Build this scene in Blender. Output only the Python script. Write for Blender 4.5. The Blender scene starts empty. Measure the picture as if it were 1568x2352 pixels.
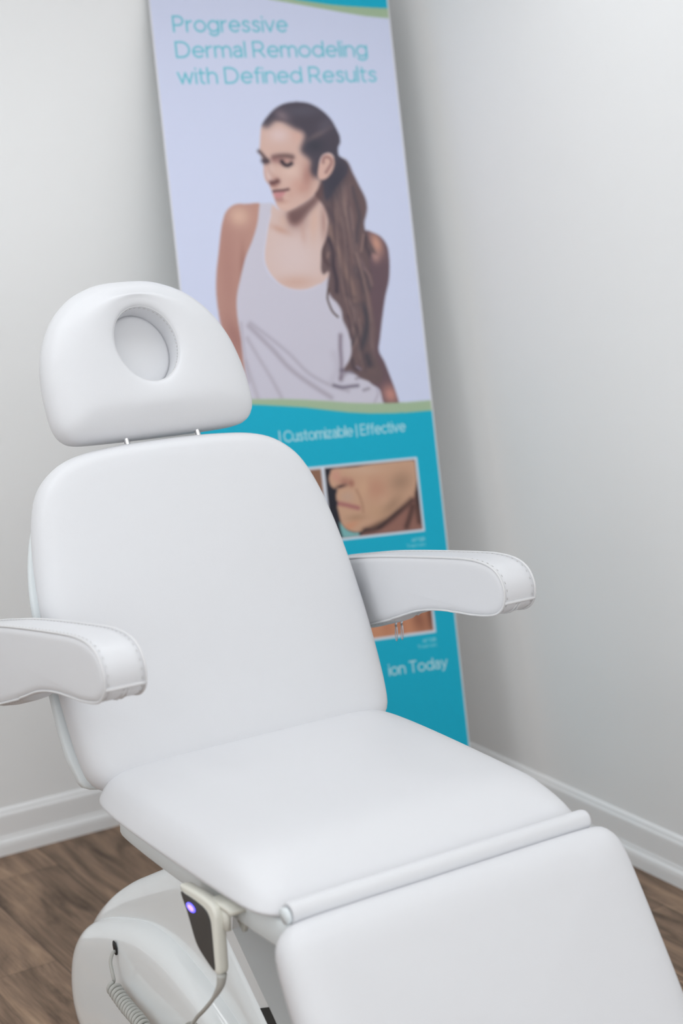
import bpy, bmesh, math, random
import numpy as np
from mathutils import Vector, Matrix

# ----------------------------------------------------------------- camera
C = bpy.context.scene.collection
sc = bpy.context.scene
random.seed(3)
CAM = (0.0, 0.0, 1.85)
F_PX, PITCH, ROLL, YAW = 3719.68, 12.1536, 1.6516, 33.2260
_y, _p, _r = (math.radians(v) for v in (YAW, PITCH, ROLL))
fwd = Vector((math.sin(_y)*math.cos(_p), math.cos(_y)*math.cos(_p), -math.sin(_p)))
rgt = Vector((math.cos(_y), -math.sin(_y), 0))
dwn = fwd.cross(rgt)
rg2 = math.cos(_r)*rgt + math.sin(_r)*dwn
dn2 = math.cos(_r)*dwn - math.sin(_r)*rgt
cam_d = bpy.data.cameras.new('camera')
cam_d.sensor_fit = 'HORIZONTAL'
cam_d.sensor_width = 24.0
cam_d.lens = 24.0*F_PX/1568.0
cam_d.clip_start = 0.05
cam_d.dof.use_dof = True
cam_d.dof.focus_distance = 3.12
cam_d.dof.aperture_fstop = 2.3
cam = bpy.data.objects.new('camera', cam_d)
up2 = -dn2
cam.matrix_world = Matrix(((rg2.x, up2.x, -fwd.x, CAM[0]), (rg2.y, up2.y, -fwd.y, CAM[1]), (rg2.z, up2.z, -fwd.z, CAM[2]), (0, 0, 0, 1)))
C.objects.link(cam)
sc.camera = cam

# ----------------------------------------------------------------- light
sc.view_settings.view_transform = 'Standard'
sc.view_settings.look = 'None'
sc.view_settings.gamma = 1.0
sc.view_settings.use_curve_mapping = False
sc.view_settings.exposure = 0.06
sc.cycles.use_denoising = True
sc.cycles.max_bounces = 8
sc.cycles.diffuse_bounces = 6
sc.cycles.use_adaptive_sampling = True
sc.cycles.adaptive_threshold = 0.04
sc.cycles.sample_clamp_indirect = 6.0
w = bpy.data.worlds.new('world'); sc.world = w; w.use_nodes = True
w.node_tree.nodes['Background'].inputs[0].default_value = (0.9, 0.95, 1.0, 1)
w.node_tree.nodes['Background'].inputs[1].default_value = 0.05

def area(name, loc, size, power, col=(1, 1, 1), rot=(0, 0, 0)):
    l = bpy.data.lights.new(name, 'AREA'); l.shape = 'RECTANGLE'
    l.size, l.size_y = size; l.energy = power; l.color = col
    o = bpy.data.objects.new(name, l); o.location = loc; o.rotation_euler = rot
    C.objects.link(o); return o
CEIL = 2.75
# recessed ceiling panels of the room in rows, and some daylight from a window behind the photographer
PANEL, WINDOW, SIDE = 7.5, 16.0, 10.0
for px_ in (-0.9, 0.6, 1.95):
    for py_ in (-0.7, 1.2, 2.95):
        area('ceiling_panel_light', (px_, py_, CEIL-0.02), (1.2, 0.6), PANEL*(0.8 if px_ > 1 else 1.0), (0.94, 0.975, 1.0))
area('window_daylight', (0.5, -1.62, 1.75), (3.4, 1.5), WINDOW, (0.90, 0.955, 1.0), (math.radians(90), 0, 0))
area('side_fill_light', (-1.62, 1.5, 1.6), (2.6, 1.5), SIDE, (0.90, 0.955, 1.0), (math.radians(90), 0, math.radians(-90)))  # fill light added on the left side to brighten the right wall

# ----------------------------------------------------------------- materials
def mat(name, col, rough=0.5, metal=0.0, bump=0.0, bscale=200.0, var=0.0, vscale=3.0, coat=0.0, spec=0.5):
    m = bpy.data.materials.new(name); m.use_nodes = True
    nt = m.node_tree; b = nt.nodes['Principled BSDF']
    b.inputs['Base Color'].default_value = (*col, 1)
    b.inputs['Roughness'].default_value = rough
    b.inputs['Metallic'].default_value = metal
    b.inputs['Specular IOR Level'].default_value = spec
    if coat:
        b.inputs['Coat Weight'].default_value = coat; b.inputs['Coat Roughness'].default_value = 0.06
    tc = nt.nodes.new('ShaderNodeTexCoord')
    if var:
        n = nt.nodes.new('ShaderNodeTexNoise'); n.inputs['Scale'].default_value = vscale; n.inputs['Detail'].default_value = 4
        nt.links.new(tc.outputs['Object'], n.inputs['Vector'])
        r = nt.nodes.new('ShaderNodeMix'); r.data_type = 'RGBA'
        r.inputs[6].default_value = (*[c*(1-var) for c in col], 1); r.inputs[7].default_value = (*[min(1, c*(1+var)) for c in col], 1)
        nt.links.new(n.outputs['Fac'], r.inputs[0]); nt.links.new(r.outputs[2], b.inputs['Base Color'])
    if bump:
        n = nt.nodes.new('ShaderNodeTexNoise'); n.inputs['Scale'].default_value = bscale; n.inputs['Detail'].default_value = 3
        nt.links.new(tc.outputs['Object'], n.inputs['Vector'])
        bp = nt.nodes.new('ShaderNodeBump'); bp.inputs['Strength'].default_value = bump; bp.inputs['Distance'].default_value = 0.001
        nt.links.new(n.outputs['Fac'], bp.inputs['Height']); nt.links.new(bp.outputs['Normal'], b.inputs['Normal'])
    return m
def s2l(c):
    c = np.asarray(c, float)/255.0
    return np.where(c <= 0.04045, c/12.92, ((c+0.055)/1.055)**2.4)

M_wall = mat('wall_paint', (0.92, 0.925, 0.925), 0.75, bump=0.15, bscale=350, var=0.01)
M_ceil = mat('ceiling_paint', (0.85, 0.85, 0.85), 0.9, bump=0.1)
M_trim = mat('trim_paint', (0.92, 0.925, 0.93), 0.35, bump=0.03)
M_vinyl = mat('white_vinyl', (0.71, 0.715, 0.737), 0.42, bump=0.10, bscale=420, spec=0.4)
M_seam = mat('vinyl_piping', (0.70, 0.70, 0.71), 0.5, bump=0.1)
M_thread = mat('stitch_thread', (0.62, 0.61, 0.60), 0.8, bump=0.1)
M_shell = mat('grey_white_plastic', (0.74, 0.785, 0.80), 0.35, bump=0.02)
M_base = mat('glossy_white_plastic', (0.91, 0.945, 0.955), 0.12, coat=0.6, bump=0.01)
M_arm = mat('lift_cover_plastic', (0.80, 0.82, 0.83), 0.2, coat=0.3, bump=0.01)
M_chrome = mat('chrome', (0.75, 0.75, 0.76), 0.12, 1.0, bump=0.01)
M_black = mat('black_plastic', (0.012, 0.012, 0.013), 0.5, bump=0.05)
M_ivory = mat('ivory_plastic', (0.80, 0.795, 0.72), 0.38, bump=0.03)
M_ivory_dark = mat('grey_ivory_plastic', (0.50, 0.50, 0.46), 0.4, bump=0.03)  # greyer plastic of the holder clip
M_key = mat('dark_keypad', (0.06, 0.058, 0.055), 0.45, bump=0.1)
M_cord = mat('grey_cord', (0.50, 0.50, 0.47), 0.45, bump=0.05)
M_clip = mat('zipper_metal', (0.55, 0.60, 0.66), 0.3, 0.9, bump=0.02)
M_alu = mat('aluminium', (0.6, 0.61, 0.62), 0.35, 1.0, bump=0.02)
def emit(name, col, st):
    m = mat(name, col, 0.3, bump=0.01); b = m.node_tree.nodes['Principled BSDF']
    b.inputs['Emission Color'].default_value = (*col, 1); b.inputs['Emission Strength'].default_value = st
    return m
M_led = emit('blue_led', (0.12, 0.10, 1.0), 2.2)
M_led_core = emit('violet_led_core', (0.50, 0.30, 1.0), 1.3)

def floor_material():
    m = bpy.data.materials.new('wood_plank_floor'); m.use_nodes = True
    nt = m.node_tree; b = nt.nodes['Principled BSDF']; L = nt.links.new
    def N(t, **k):
        n = nt.nodes.new(t)
        for a, v in k.items(): setattr(n, a, v)
        return n
    def math_(op, a, bb=None):
        n = N('ShaderNodeMath', operation=op)
        for i, v in enumerate((a, bb)):
            if v is None: continue
            if isinstance(v, (int, float)): n.inputs[i].default_value = v
            else: L(v, n.inputs[i])
        return n.outputs[0]
    tc = N('ShaderNodeTexCoord'); sp = N('ShaderNodeSeparateXYZ'); L(tc.outputs['Object'], sp.inputs[0])
    x, y = sp.outputs[0], sp.outputs[1]
    W_, LEN = 0.2265, 1.22
    u = math_('DIVIDE', math_('SUBTRACT', x, 1.364), W_)
    ix = math_('FLOOR', u); fx = math_('SUBTRACT', u, ix)
    wn = N('ShaderNodeTexWhiteNoise', noise_dimensions='1D'); L(ix, wn.inputs['W'])
    v = math_('DIVIDE', math_('ADD', y, math_('MULTIPLY', wn.outputs['Value'], 1.7)), LEN)
    iy = math_('FLOOR', v); fy = math_('SUBTRACT', v, iy)
    cid = N('ShaderNodeCombineXYZ'); L(ix, cid.inputs[0]); L(iy, cid.inputs[1])
    w2 = N('ShaderNodeTexWhiteNoise', noise_dimensions='2D'); L(cid.outputs[0], w2.inputs['Vector'])
    # grain coordinates: stretched along the plank, shifted per plank
    gx = math_('ADD', math_('MULTIPLY', x, 1.0), math_('MULTIPLY', w2.outputs['Value'], 7.0))
    g = N('ShaderNodeCombineXYZ'); L(math_('MULTIPLY', gx, 9.0), g.inputs[0]); L(math_('MULTIPLY', y, 1.3), g.inputs[1]); L(math_('MULTIPLY', w2.outputs['Value'], 13.0), g.inputs[2])
    n1 = N('ShaderNodeTexNoise'); n1.inputs['Scale'].default_value = 1.6; n1.inputs['Detail'].default_value = 8; n1.inputs['Roughness'].default_value = 0.62; n1.inputs['Distortion'].default_value = 1.1
    L(g.outputs[0], n1.inputs['Vector'])
    g2 = N('ShaderNodeCombineXYZ'); L(math_('MULTIPLY', gx, 95.0), g2.inputs[0]); L(math_('MULTIPLY', y, 3.5), g2.inputs[1]); L(math_('MULTIPLY', w2.outputs['Value'], 9.0), g2.inputs[2])
    n2 = N('ShaderNodeTexNoise'); n2.inputs['Scale'].default_value = 1.5; n2.inputs['Detail'].default_value = 6; n2.inputs['Roughness'].default_value = 0.7
    L(g2.outputs[0], n2.inputs['Vector'])
    cr = N('ShaderNodeValToRGB'); L(n1.outputs['Fac'], cr.inputs[0])
    e = cr.color_ramp.elements
    e[0].position = 0.30; e[0].color = (*s2l((76, 61, 50)), 1)
    e[1].position = 0.72; e[1].color = (*s2l((164, 139, 116)), 1)
    for p_, c_ in ((0.42, (111, 91, 75)), (0.52, (133, 110, 92)), (0.62, (151, 125, 103))):
        q = cr.color_ramp.elements.new(p_); q.color = (*s2l(c_), 1)
    fine = math_('ADD', math_('MULTIPLY', n2.outputs['Fac'], 1.15), 0.42)
    tone = math_('ADD', math_('MULTIPLY', w2.outputs['Value'], 0.28), 0.88)
    seamx = math_('LESS_THAN', math_('ABSOLUTE', math_('SUBTRACT', fx, 0.5)), 0.493)
    seamy = math_('LESS_THAN', math_('ABSOLUTE', math_('SUBTRACT', fy, 0.5)), 0.4993)
    seam = math_('ADD', math_('MULTIPLY', math_('MULTIPLY', seamx, seamy), 0.55), 0.45)
    tot = math_('MULTIPLY', math_('MULTIPLY', fine, tone), seam)
    mx = N('ShaderNodeMix', data_type='RGBA', blend_type='MULTIPLY'); mx.inputs[0].default_value = 1.0
    L(cr.outputs[0], mx.inputs[6]); cc = N('ShaderNodeCombineColor'); 
    for i in range(3): L(tot, cc.inputs[i])
    L(cc.outputs[0], mx.inputs[7]); L(mx.outputs[2], b.inputs['Base Color'])
    b.inputs['Roughness'].default_value = 0.5; b.inputs['Specular IOR Level'].default_value = 0.3
    bp = N('ShaderNodeBump'); bp.inputs['Strength'].default_value = 0.25; bp.inputs['Distance'].default_value = 0.001
    L(math_('MULTIPLY', n2.outputs['Fac'], seam), bp.inputs['Height']); L(bp.outputs['Normal'], b.inputs['Normal'])
    return m
M_floor = floor_material()

# ----------------------------------------------------------------- helpers
def mesh(name, verts, faces, m, parent=None, smooth=True, loc=(0, 0, 0)):
    me = bpy.data.meshes.new(name); me.from_pydata([tuple(map(float, v)) for v in verts], [], faces); me.validate()
    bm = bmesh.new(); bm.from_mesh(me); bmesh.ops.recalc_face_normals(bm, faces=bm.faces); bm.to_mesh(me); bm.free()
    if smooth: me.polygons.foreach_set('use_smooth', [True]*len(me.polygons))
    me.materials.append(m)
    o = bpy.data.objects.new(name, me); C.objects.link(o); o.location = loc
    if parent: o.parent = parent
    return o
def thing(name, label, cat, loc, rotz=0.0, group=None):
    o = bpy.data.objects.new(name, None); o.empty_display_size = 0.1; C.objects.link(o)
    o.location = loc; o.rotation_euler = (0, 0, rotz); o['label'] = label; o['category'] = cat
    if group: o['group'] = group
    return o
def struct(name, verts, faces, m, smooth=False):
    o = mesh(name, verts, faces, m, None, smooth); o['kind'] = 'structure'; return o
def box(x0, x1, y0, y1, z0, z1):
    v = [(x, y, z) for x in (x0, x1) for y in (y0, y1) for z in (z0, z1)]
    f = [(0, 1, 3, 2), (4, 6, 7, 5), (0, 4, 5, 1), (2, 3, 7, 6), (0, 2, 6, 4), (1, 5, 7, 3)]
    return v, f
def resample(pts, n, closed=True, sub=12):
    """Catmull-Rom through pts, then n points evenly along the curve."""
    P = np.array(pts, float); m = len(P); out = []
    rng = range(m) if closed else range(m-1)
    for i in rng:
        if closed: p0, p1, p2, p3 = P[i-1], P[i], P[(i+1) % m], P[(i+2) % m]
        else: p0, p1, p2, p3 = P[max(i-1, 0)], P[i], P[i+1], P[min(i+2, m-1)]
        for k in range(sub):
            t = k/sub
            out.append(0.5*((2*p1)+(-p0+p2)*t+(2*p0-5*p1+4*p2-p3)*t*t+(-p0+3*p1-3*p2+p3)*t**3))
    if not closed: out.append(P[-1])
    out = np.array(out)
    q = np.vstack([out, out[:1]]) if closed else out
    d = np.concatenate([[0], np.cumsum(np.linalg.norm(np.diff(q, axis=0), axis=1))])
    ts = np.linspace(0, d[-1], n, endpoint=not closed)
    return np.array([[np.interp(t, d, q[:, k]) for k in range(q.shape[1])] for t in ts])
def ccw(P):
    a = np.sum(P[:, 0]*np.roll(P[:, 1], -1)-np.roll(P[:, 0], -1)*P[:, 1])
    return P if a > 0 else P[::-1]
def inset(P, d):
    if d > 0.018:                      # deep insets shrink towards the middle so that tight corners do not fold
        Q = inset(P, 0.018); c = (Q.min(0)+Q.max(0))/2; hx = (Q.max(0)-Q.min(0))/2
        return c+(Q-c)*(1-(d-0.018)/hx)
    t = np.roll(P, -1, 0)-np.roll(P, 1, 0); t /= np.linalg.norm(t, axis=1)[:, None]+1e-12
    return P+np.stack([-t[:, 1], t[:, 0]], 1)*d
def sym(half):
    """mirror a list of (halfwidth, u) running top to bottom into a closed outline"""
    return [(-x, u) for x, u in half] + [(x, u) for x, u in half[::-1]]
def loft(rings, close0=True, close1=True):
    n = len(rings[0]); V = [tuple(p) for r in rings for p in r]; Fc = []
    for i in range(len(rings)-1):
        for j in range(n):
            k = (j+1) % n
            Fc.append((i*n+j, i*n+k, (i+1)*n+k, (i+1)*n+j))
    for flag, r, i0 in ((close0, rings[0], 0), (close1, rings[-1], (len(rings)-1)*n)):
        if flag:
            V.append(tuple(np.mean(np.array(r), 0))); c = len(V)-1
            for j in range(n): Fc.append((i0+j, i0+(j+1) % n, c))
    return V, Fc
def cushion(P, back, front, crown_b, crown_f, to3):
    """P outline (n,2); back/front: lists of (inset, height) from flat face edge to the widest side; fills both faces with crowned rings"""
    P = ccw(np.array(P)); rings = []
    def face(ring0, h0, crown, ks):
        c = ring0.mean(0); out = []
        for k in ks: out.append((c+(ring0-c)*k, h0+crown*(1-k*k)))
        return out
    ks = [0.05, 0.2, 0.35, 0.5, 0.65, 0.78, 0.88, 0.95]
    b0 = inset(P, back[0][0])
    seq = face(b0, back[0][1], crown_b, ks)
    seq += [(inset(P, d), h) for d, h in back]
    seq += [(inset(P, d), h) for d, h in front]
    f0 = inset(P, front[-1][0])
    seq += face(f0, front[-1][1], crown_f, ks[::-1])
    return loft([[to3(p[0], p[1], h) for p in r] for r, h in seq])
def prism(P, x0, x1, to3):
    P = np.array(P); n = len(P)
    V = [to3(p[0], p[1], x) for x in (x0, x1) for p in P]
    return V, [(i, (i+1) % n, n+(i+1) % n, n+i) for i in range(n)]+[tuple(range(n)), tuple(range(n, 2*n))]
def rnd(t0, t1, r, n=5):
    """rounded side from (inset r at t0) out to inset 0; returns (inset,height) list"""
    s = 1 if t1 > t0 else -1
    return [(r*(1-math.sin(a)), t0+s*r*(1-math.cos(a))) for a in np.linspace(0, math.pi/2, n)]
def tube(path, rad, n=10, closed=False, caps=True):
    P = np.array(path, float); m = len(P); rings = []
    T = np.gradient(P, axis=0) if not closed else (np.roll(P, -1, 0)-np.roll(P, 1, 0))
    T /= np.linalg.norm(T, axis=1)[:, None]+1e-12
    a = np.array([0, 0, 1.0]); a = np.array([1.0, 0, 0]) if abs(T[0]@a) > 0.9 else a
    u = np.cross(T[0], a); u /= np.linalg.norm(u)
    for i in range(m):
        u = u-T[i]*(u@T[i]); u /= np.linalg.norm(u)+1e-12
        v = np.cross(T[i], u); r = rad[i] if hasattr(rad, '__len__') else rad
        rings.append([P[i]+r*(math.cos(t)*u+math.sin(t)*v) for t in np.linspace(0, 2*math.pi, n, endpoint=False)])
    if closed: rings.append(rings[0])
    return loft(rings, caps and not closed, caps and not closed)
def join(*parts):
    V, Fc = [], []
    for v, f in parts:
        o = len(V); V += list(v); Fc += [tuple(i+o for i in q) for q in f]
    return V, Fc

# ----------------------------------------------------------------- room
XR, YB, XL, YF = 2.847, 4.055, -1.7, -1.7
T_ = 0.1
struct('floor', *box(XL-T_, XR+T_, YF-T_, YB+T_, -0.08, 0.0), M_floor)
struct('ceiling', *box(XL-T_, XR+T_, YF-T_, YB+T_, CEIL, CEIL+0.08), M_ceil)
struct('wall_back', *box(XL-T_, XR+T_, YB, YB+T_, 0, CEIL), M_wall)
struct('wall_right', *box(XR, XR+T_, YF, YB, 0, CEIL), M_wall)
struct('wall_left', *box(XL-T_, XL, YF, YB, 0, CEIL), M_wall)
struct('wall_front', *box(XL-T_, XR+T_, YF-T_, YF, 0, CEIL), M_wall)
# baseboard with a shoe moulding: (stand-off from the wall, height)
BB = [(0, 0.0), (0.022, 0.0), (0.022, 0.028), (0.0205, 0.037), (0.0165, 0.0435), (0.0145, 0.046), (0.0145, 0.050), (0.0125, 0.054),
      (0.0120, 0.058), (0.0120, 0.108), (0.0112, 0.113), (0.0085, 0.1175), (0.0075, 0.1205), (0.0065, 0.1245), (0.003, 0.129), (0, 0.131)]
def baseboard(name, p0, p1, nrm):
    V = [(p[0]+nrm[0]*d, p[1]+nrm[1]*d, h) for p in (p0, p1) for d, h in BB]; n = len(BB)
    Fc = [(i, i+1, n+i+1, n+i) for i in range(n-1)]+[tuple(range(n)), tuple(range(n, 2*n))]
    struct(name, V, Fc, M_trim)
baseboard('baseboard_back', (XL, YB), (XR, YB), (0, -1))
baseboard('baseboard_right', (XR, YF), (XR, YB), (-1, 0))
baseboard('baseboard_left', (XL, YF), (XL, YB), (1, 0))
baseboard('baseboard_front', (XL, YF), (XR, YF), (0, 1))

# ----------------------------------------------------------------- treatment chair
CX, CY = 1.471, 2.35
chair = thing('treatment_chair', 'white vinyl reclining treatment chair with face-hole headrest and glossy base on the wood floor', 'chair', (CX, CY, 0))
def W(x, y, z): return (x, y-CY, z)          # chair-centred x, room y, height
def part(name, vf, m, parent=chair, smooth=True): return mesh(name, vf[0], vf[1], m, parent, smooth)
def child(name, vf, m, parent): return mesh(name, vf[0], vf[1], m, parent)

# backrest plane: leans 27 degrees
sA, cA = math.sin(math.radians(27)), math.cos(math.radians(27))
def back3(x, u, n): return W(x, 2.897+u*sA-n*cA, 1.32+u*cA+n*sA)
half = [(0.05, -0.006), (0.12, -0.009), (0.185, -0.016), (0.235, -0.031), (0.273, -0.058), (0.298, -0.092), (0.317, -0.145), (0.330, -0.21),
        (0.338, -0.28), (0.343, -0.36), (0.345, -0.45), (0.343, -0.53), (0.339, -0.59), (0.331, -0.632), (0.312, -0.655), (0.28, -0.664), (0.16, -0.668), (0.05, -0.669)]
PB = resample(sym(half), 180)
part('backrest', cushion(PB, [(0.035, -0.040), (0.018, -0.037), (0.006, -0.028), (0, -0.012)],
     [(0.0, 0.0), (0.001, 0.009), (0.004, 0.018), (0.010, 0.0265), (0.019, 0.0335), (0.032, 0.038), (0.055, 0.041), (0.10, 0.0435)], 0, 0.006, back3), M_vinyl)
half_s = [(0.05, -0.06), (0.16, -0.065), (0.240, -0.085), (0.288, -0.12), (0.316, -0.18), (0.334, -0.26), (0.342, -0.36), (0.345, -0.46), (0.345, -0.55), (0.337, -0.605), (0.310, -0.648), (0.16, -0.655), (0.05, -0.655)]
PS = resample(sym(half_s), 160)
part('backrest_shell', cushion(PS, [(0.030, -0.082), (0.012, -0.078), (0.003, -0.068), (0, -0.056)], [(0, -0.050), (0.002, -0.0415)], 0, 0, back3), M_shell)

# headrest, same lean, with a breathing hole
half_h = [(0.04, 0.337), (0.085, 0.327), (0.128, 0.307), (0.163, 0.277), (0.190, 0.240), (0.209, 0.196), (0.219, 0.150), (0.223, 0.105), (0.2225, 0.062),
          (0.217, 0.036), (0.206, 0.020), (0.188, 0.010), (0.15, 0.006), (0.06, 0.004)]
PH = ccw(resample(sym(half_h), 240))
HC = np.array([0.001, 0.1875])
th = np.arctan2(PH[:, 1]-HC[1], PH[:, 0]-HC[0])
def hole(rx, ru): return np.stack([HC[0]+rx*np.cos(th)*(1+0.02*np.sin(th)), HC[1]+ru*np.sin(th)], 1)
hd = []
def ring(P, h): hd.append([back3(p[0], p[1], h) for p in P])
h_in = hole(0.070, 0.0815)
ring(hole(0.068, 0.0795), -0.045); 
for k in (0.35, 0.7): ring(h_in+(inset(PH, 0.03)-h_in)*k, -0.045)
for d, h in [(0.030, -0.045), (0.015, -0.042), (0.004, -0.030), (0.0, -0.010), (0.0, 0.004), (0.004, 0.016), (0.012, 0.027), (0.024, 0.036), (0.040, 0.043)]: ring(inset(PH, d), h)
o40 = inset(PH, 0.040); rim = hole(0.090, 0.101)
for k, h in ((0.2, 0.0475), (0.4, 0.050), (0.6, 0.051), (0.8, 0.051), (1.0, 0.0495)): ring(o40+(rim-o40)*k, h)
for dr, h in ((0.013, 0.0482), (0.007, 0.0465), (0.0035, 0.0447), (0.0015, 0.0425), (0.0003, 0.0395), (0.0, 0.036), (-0.0005, 0.026), (-0.0015, 0.0), (-0.002, -0.045)): ring(hole(0.070+dr, 0.0815+dr), h)
hv = loft(hd, False, False)
headrest = part('headrest', hv, M_vinyl)
child('face_hole_panel', cushion(hole(0.071, 0.0825), [(0.004, -0.044)], [(0.0, -0.010), (0.006, -0.003)], 0, 0.004, back3), M_vinyl, headrest)
seamp = [back3(p[0], p[1], 0.0395) for p in hole(0.0701, 0.0816)]
child('face_hole_piping', tube(seamp, 0.0012, 6, True), M_seam, headrest)
st = []
hp = hole(0.0695, 0.081)
for j in range(0, 240, 4):
    a, b = hp[j], hp[(j+2) % 240]
    st.append(tube([back3(a[0], a[1], 0.0325), back3(b[0], b[1], 0.0325)], 0.0008, 4))
child('stitching', join(*st), M_thread, headrest)
for sx in (-1, 1):
    part('headrest_rod', tube([back3(sx*0.08, u, 0.0) for u in (-0.06, -0.02, 0.02, 0.05)], 0.0062, 16), M_chrome)

# seat
half_seat = [(0.06, 2.640), (0.2, 2.639), (0.270, 2.632), (0.308, 2.612), (0.328, 2.578), (0.3365, 2.52), (0.3395, 2.43), (0.3390, 2.32), (0.3365, 2.20), (0.3325, 2.09),
             (0.3260, 2.035), (0.310, 2.005), (0.285, 1.992), (0.2, 1.988), (0.06, 1.987)]
PSe = resample(sym(half_seat), 180)
def seat3(x, y, z):
    k = max(0.0, min(1.0, (2.13-y)/0.13)); return W(x, y, z-0.020*k*k*(3-2*k)*max(0.0, min(1.0, (z-0.72)/0.045)))
part('seat', cushion(PSe, [(0.040, 0.7115), (0.012, 0.7125), (0.003, 0.715)],
     [(0.0, 0.719), (0.0012, 0.724), (0.005, 0.732), (0.011, 0.744), (0.018, 0.7545), (0.027, 0.763), (0.040, 0.7695), (0.060, 0.7745), (0.090, 0.778)], 0, 0.009, seat3), M_vinyl)
half_f = [(0.06, 2.615), (0.2, 2.614), (0.265, 2.606), (0.290, 2.580), (0.297, 2.53), (0.300, 2.40), (0.300, 2.15), (0.300, 2.02), (0.297, 1.975), (0.285, 1.955), (0.2, 1.952), (0.06, 1.952)]
PF = resample(sym(half_f), 140)
def frame3(x, y, z): return W(x, y, z+(0.012*max(0, (2.35-y)/0.4) if z < 0.69 else 0))
part('seat_frame', cushion(PF, [(0.020, 0.643), (0.006, 0.646), (0.0, 0.654)], [(0.0, 0.705), (0.004, 0.7115)], 0, 0, frame3), M_shell)
bo = []
bx = [(-0.300, 0.013), (-0.302, 0.0165), (-0.298, 0.018), (0.290, 0.018), (0.296, 0.0175), (0.301, 0.0155), (0.304, 0.011), (0.3055, 0.005)]
rb_ = [[W(x, 1.967+r*math.cos(a), 0.733+r*math.sin(a)) for a in np.linspace(0, 2*math.pi, 28, endpoint=False)] for x, r in bx]
part('seat_edge_roll', loft(rb_), M_vinyl)
part('roll_end_cap', tube([W(-0.309, 1.967, 0.730), W(-0.300, 1.967, 0.731)], 0.0135, 24), M_shell)

# leg rest hanging 57 degrees below level
lr_o = (1.935, 0.716)
def leg3(x, u, n): return W(x, lr_o[0]-0.545*u-0.838*n, lr_o[1]-0.838*u+0.545*n)
half_l = [(0.06, -0.017), (0.2, -0.017), (0.297, -0.015), (0.322, -0.006), (0.336, 0.012), (0.343, 0.040), (0.346, 0.10), (0.348, 0.25), (0.346, 0.38), (0.338, 0.46), (0.315, 0.505), (0.27, 0.522), (0.06, 0.525)]
PL = resample(sym(half_l), 170)
part('leg_rest', cushion(PL, [(0.03, -0.045), (0.012, -0.042), (0.003, -0.032), (0, -0.018)],
     [(0, -0.006), (0.003, 0.005), (0.010, 0.015), (0.022, 0.023), (0.040, 0.028), (0.065, 0.031)], 0, 0.005, leg3), M_vinyl)
PL2 = resample(sym([(0.06, 0.03), (0.25, 0.03), (0.29, 0.05), (0.30, 0.10), (0.30, 0.42), (0.28, 0.48), (0.06, 0.49)]), 120)
part('leg_rest_frame', cushion(PL2, [(0.02, -0.075), (0.004, -0.072)], [(0, -0.062), (0.002, -0.046)], 0, 0, leg3), M_shell)

# arm rests
AP = [(2.90, 1.002), (2.80, 1.027), (2.70, 1.050), (2.575, 1.0735), (2.44, 1.0965), (2.37, 1.106), (2.320, 1.1055), (2.288, 1.094), (2.270, 1.071), (2.268, 1.046),
      (2.277, 1.026), (2.303, 1.0105), (2.36, 0.9985), (2.42, 0.9920), (2.487, 0.9815), (2.55, 0.9645), (2.62, 0.936), (2.69, 0.910), (2.76, 0.886), (2.83, 0.872), (2.895, 0.868), (2.94, 0.89), (2.945, 0.95), (2.93, 0.985)]
PA = ccw(resample(AP, 200))
AX, AW = 0.4075, 0.040
for side, nm in ((-1, 'left'), (1, 'right')):
    def arm3(y, z, n, side=side):         # the cover sags a little under the middle of the pad
        sag = 0.010*max(0.0, 1-(n/AW)**2)*min(1.0, max(0.0, (y-2.36)/0.2)) if z < 0.905+max(0.0, 2.72-y)*0.30 else 0.0
        return W(side*(AX+n), y, z-sag)
    a_ = part('armrest', cushion(PA, [(0.012, -AW), (0.005, -AW+0.0012), (0.001, -AW+0.005)], [(0.0, -0.02), (0, 0.0), (0.0, 0.02), (0.001, AW-0.005), (0.005, AW-0.0012), (0.012, AW)], -0.0012, 0.0012, arm3), M_vinyl)
    a_['label'] = 'armrest on the left edge of the photo' if side < 0 else 'armrest in front of the banner'
    for n_ in (-AW+0.0035, AW-0.0035):
        child('piping', tube([arm3(p[0], p[1], n_) for p in inset(PA, 0.0005)], 0.0024, 8, True), M_seam, a_)
    for n_ in (-AW+0.010, AW-0.010):
        st = []
        Q = inset(PA, -0.0002)
        for j in range(0, 200, 2):
            p = Q[j]; q = p+(Q[(j+1) % 200]-p)*0.62*1.0
            st.append(tube([arm3(p[0], p[1], n_), arm3(q[0], q[1], n_)], 0.0006, 4))
        child('stitching', join(*st), M_thread, a_)
    # folded seam across the front end and the short tucks under it
    child('end_seam', tube([arm3(2.2685, 1.040, n_) for n_ in np.linspace(-AW+0.004, AW-0.004, 9)], 0.0032, 8), M_seam, a_)
    tk = [tube([arm3(*p, n_) for p in ((2.270, 1.035), (2.280, 1.0215), (2.300, 1.0105), (2.33, 1.0035))], 0.0014, 6) for n_ in (-0.006, 0.002)]
    child('end_tuck', join(*tk), M_seam, a_)
    for q in ((0.0, 0.011) if side > 0 else ()):
        y0 = 2.677-q*1.6; z0 = 0.913+q*0.6
        zp = join(tube([arm3(y0, z0+0.003, 0.004+q*0.2), arm3(y0+0.002, z0-0.006, 0.004+q*0.2)], 0.0022, 8),
                  tube([arm3(y0+0.0035*math.cos(t), z0-0.022+0.016*math.sin(t), 0.004+q*0.2) for t in np.linspace(0, 2*math.pi, 24, endpoint=False)], 0.0011, 6, True))
        child('zipper_pull', zp, M_clip, a_)
    part('armrest_bracket', tube([W(side*x, 2.80, 0.955) for x in (0.29, 0.31, 0.34, 0.372)], 0.022, 20), M_black)

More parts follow.
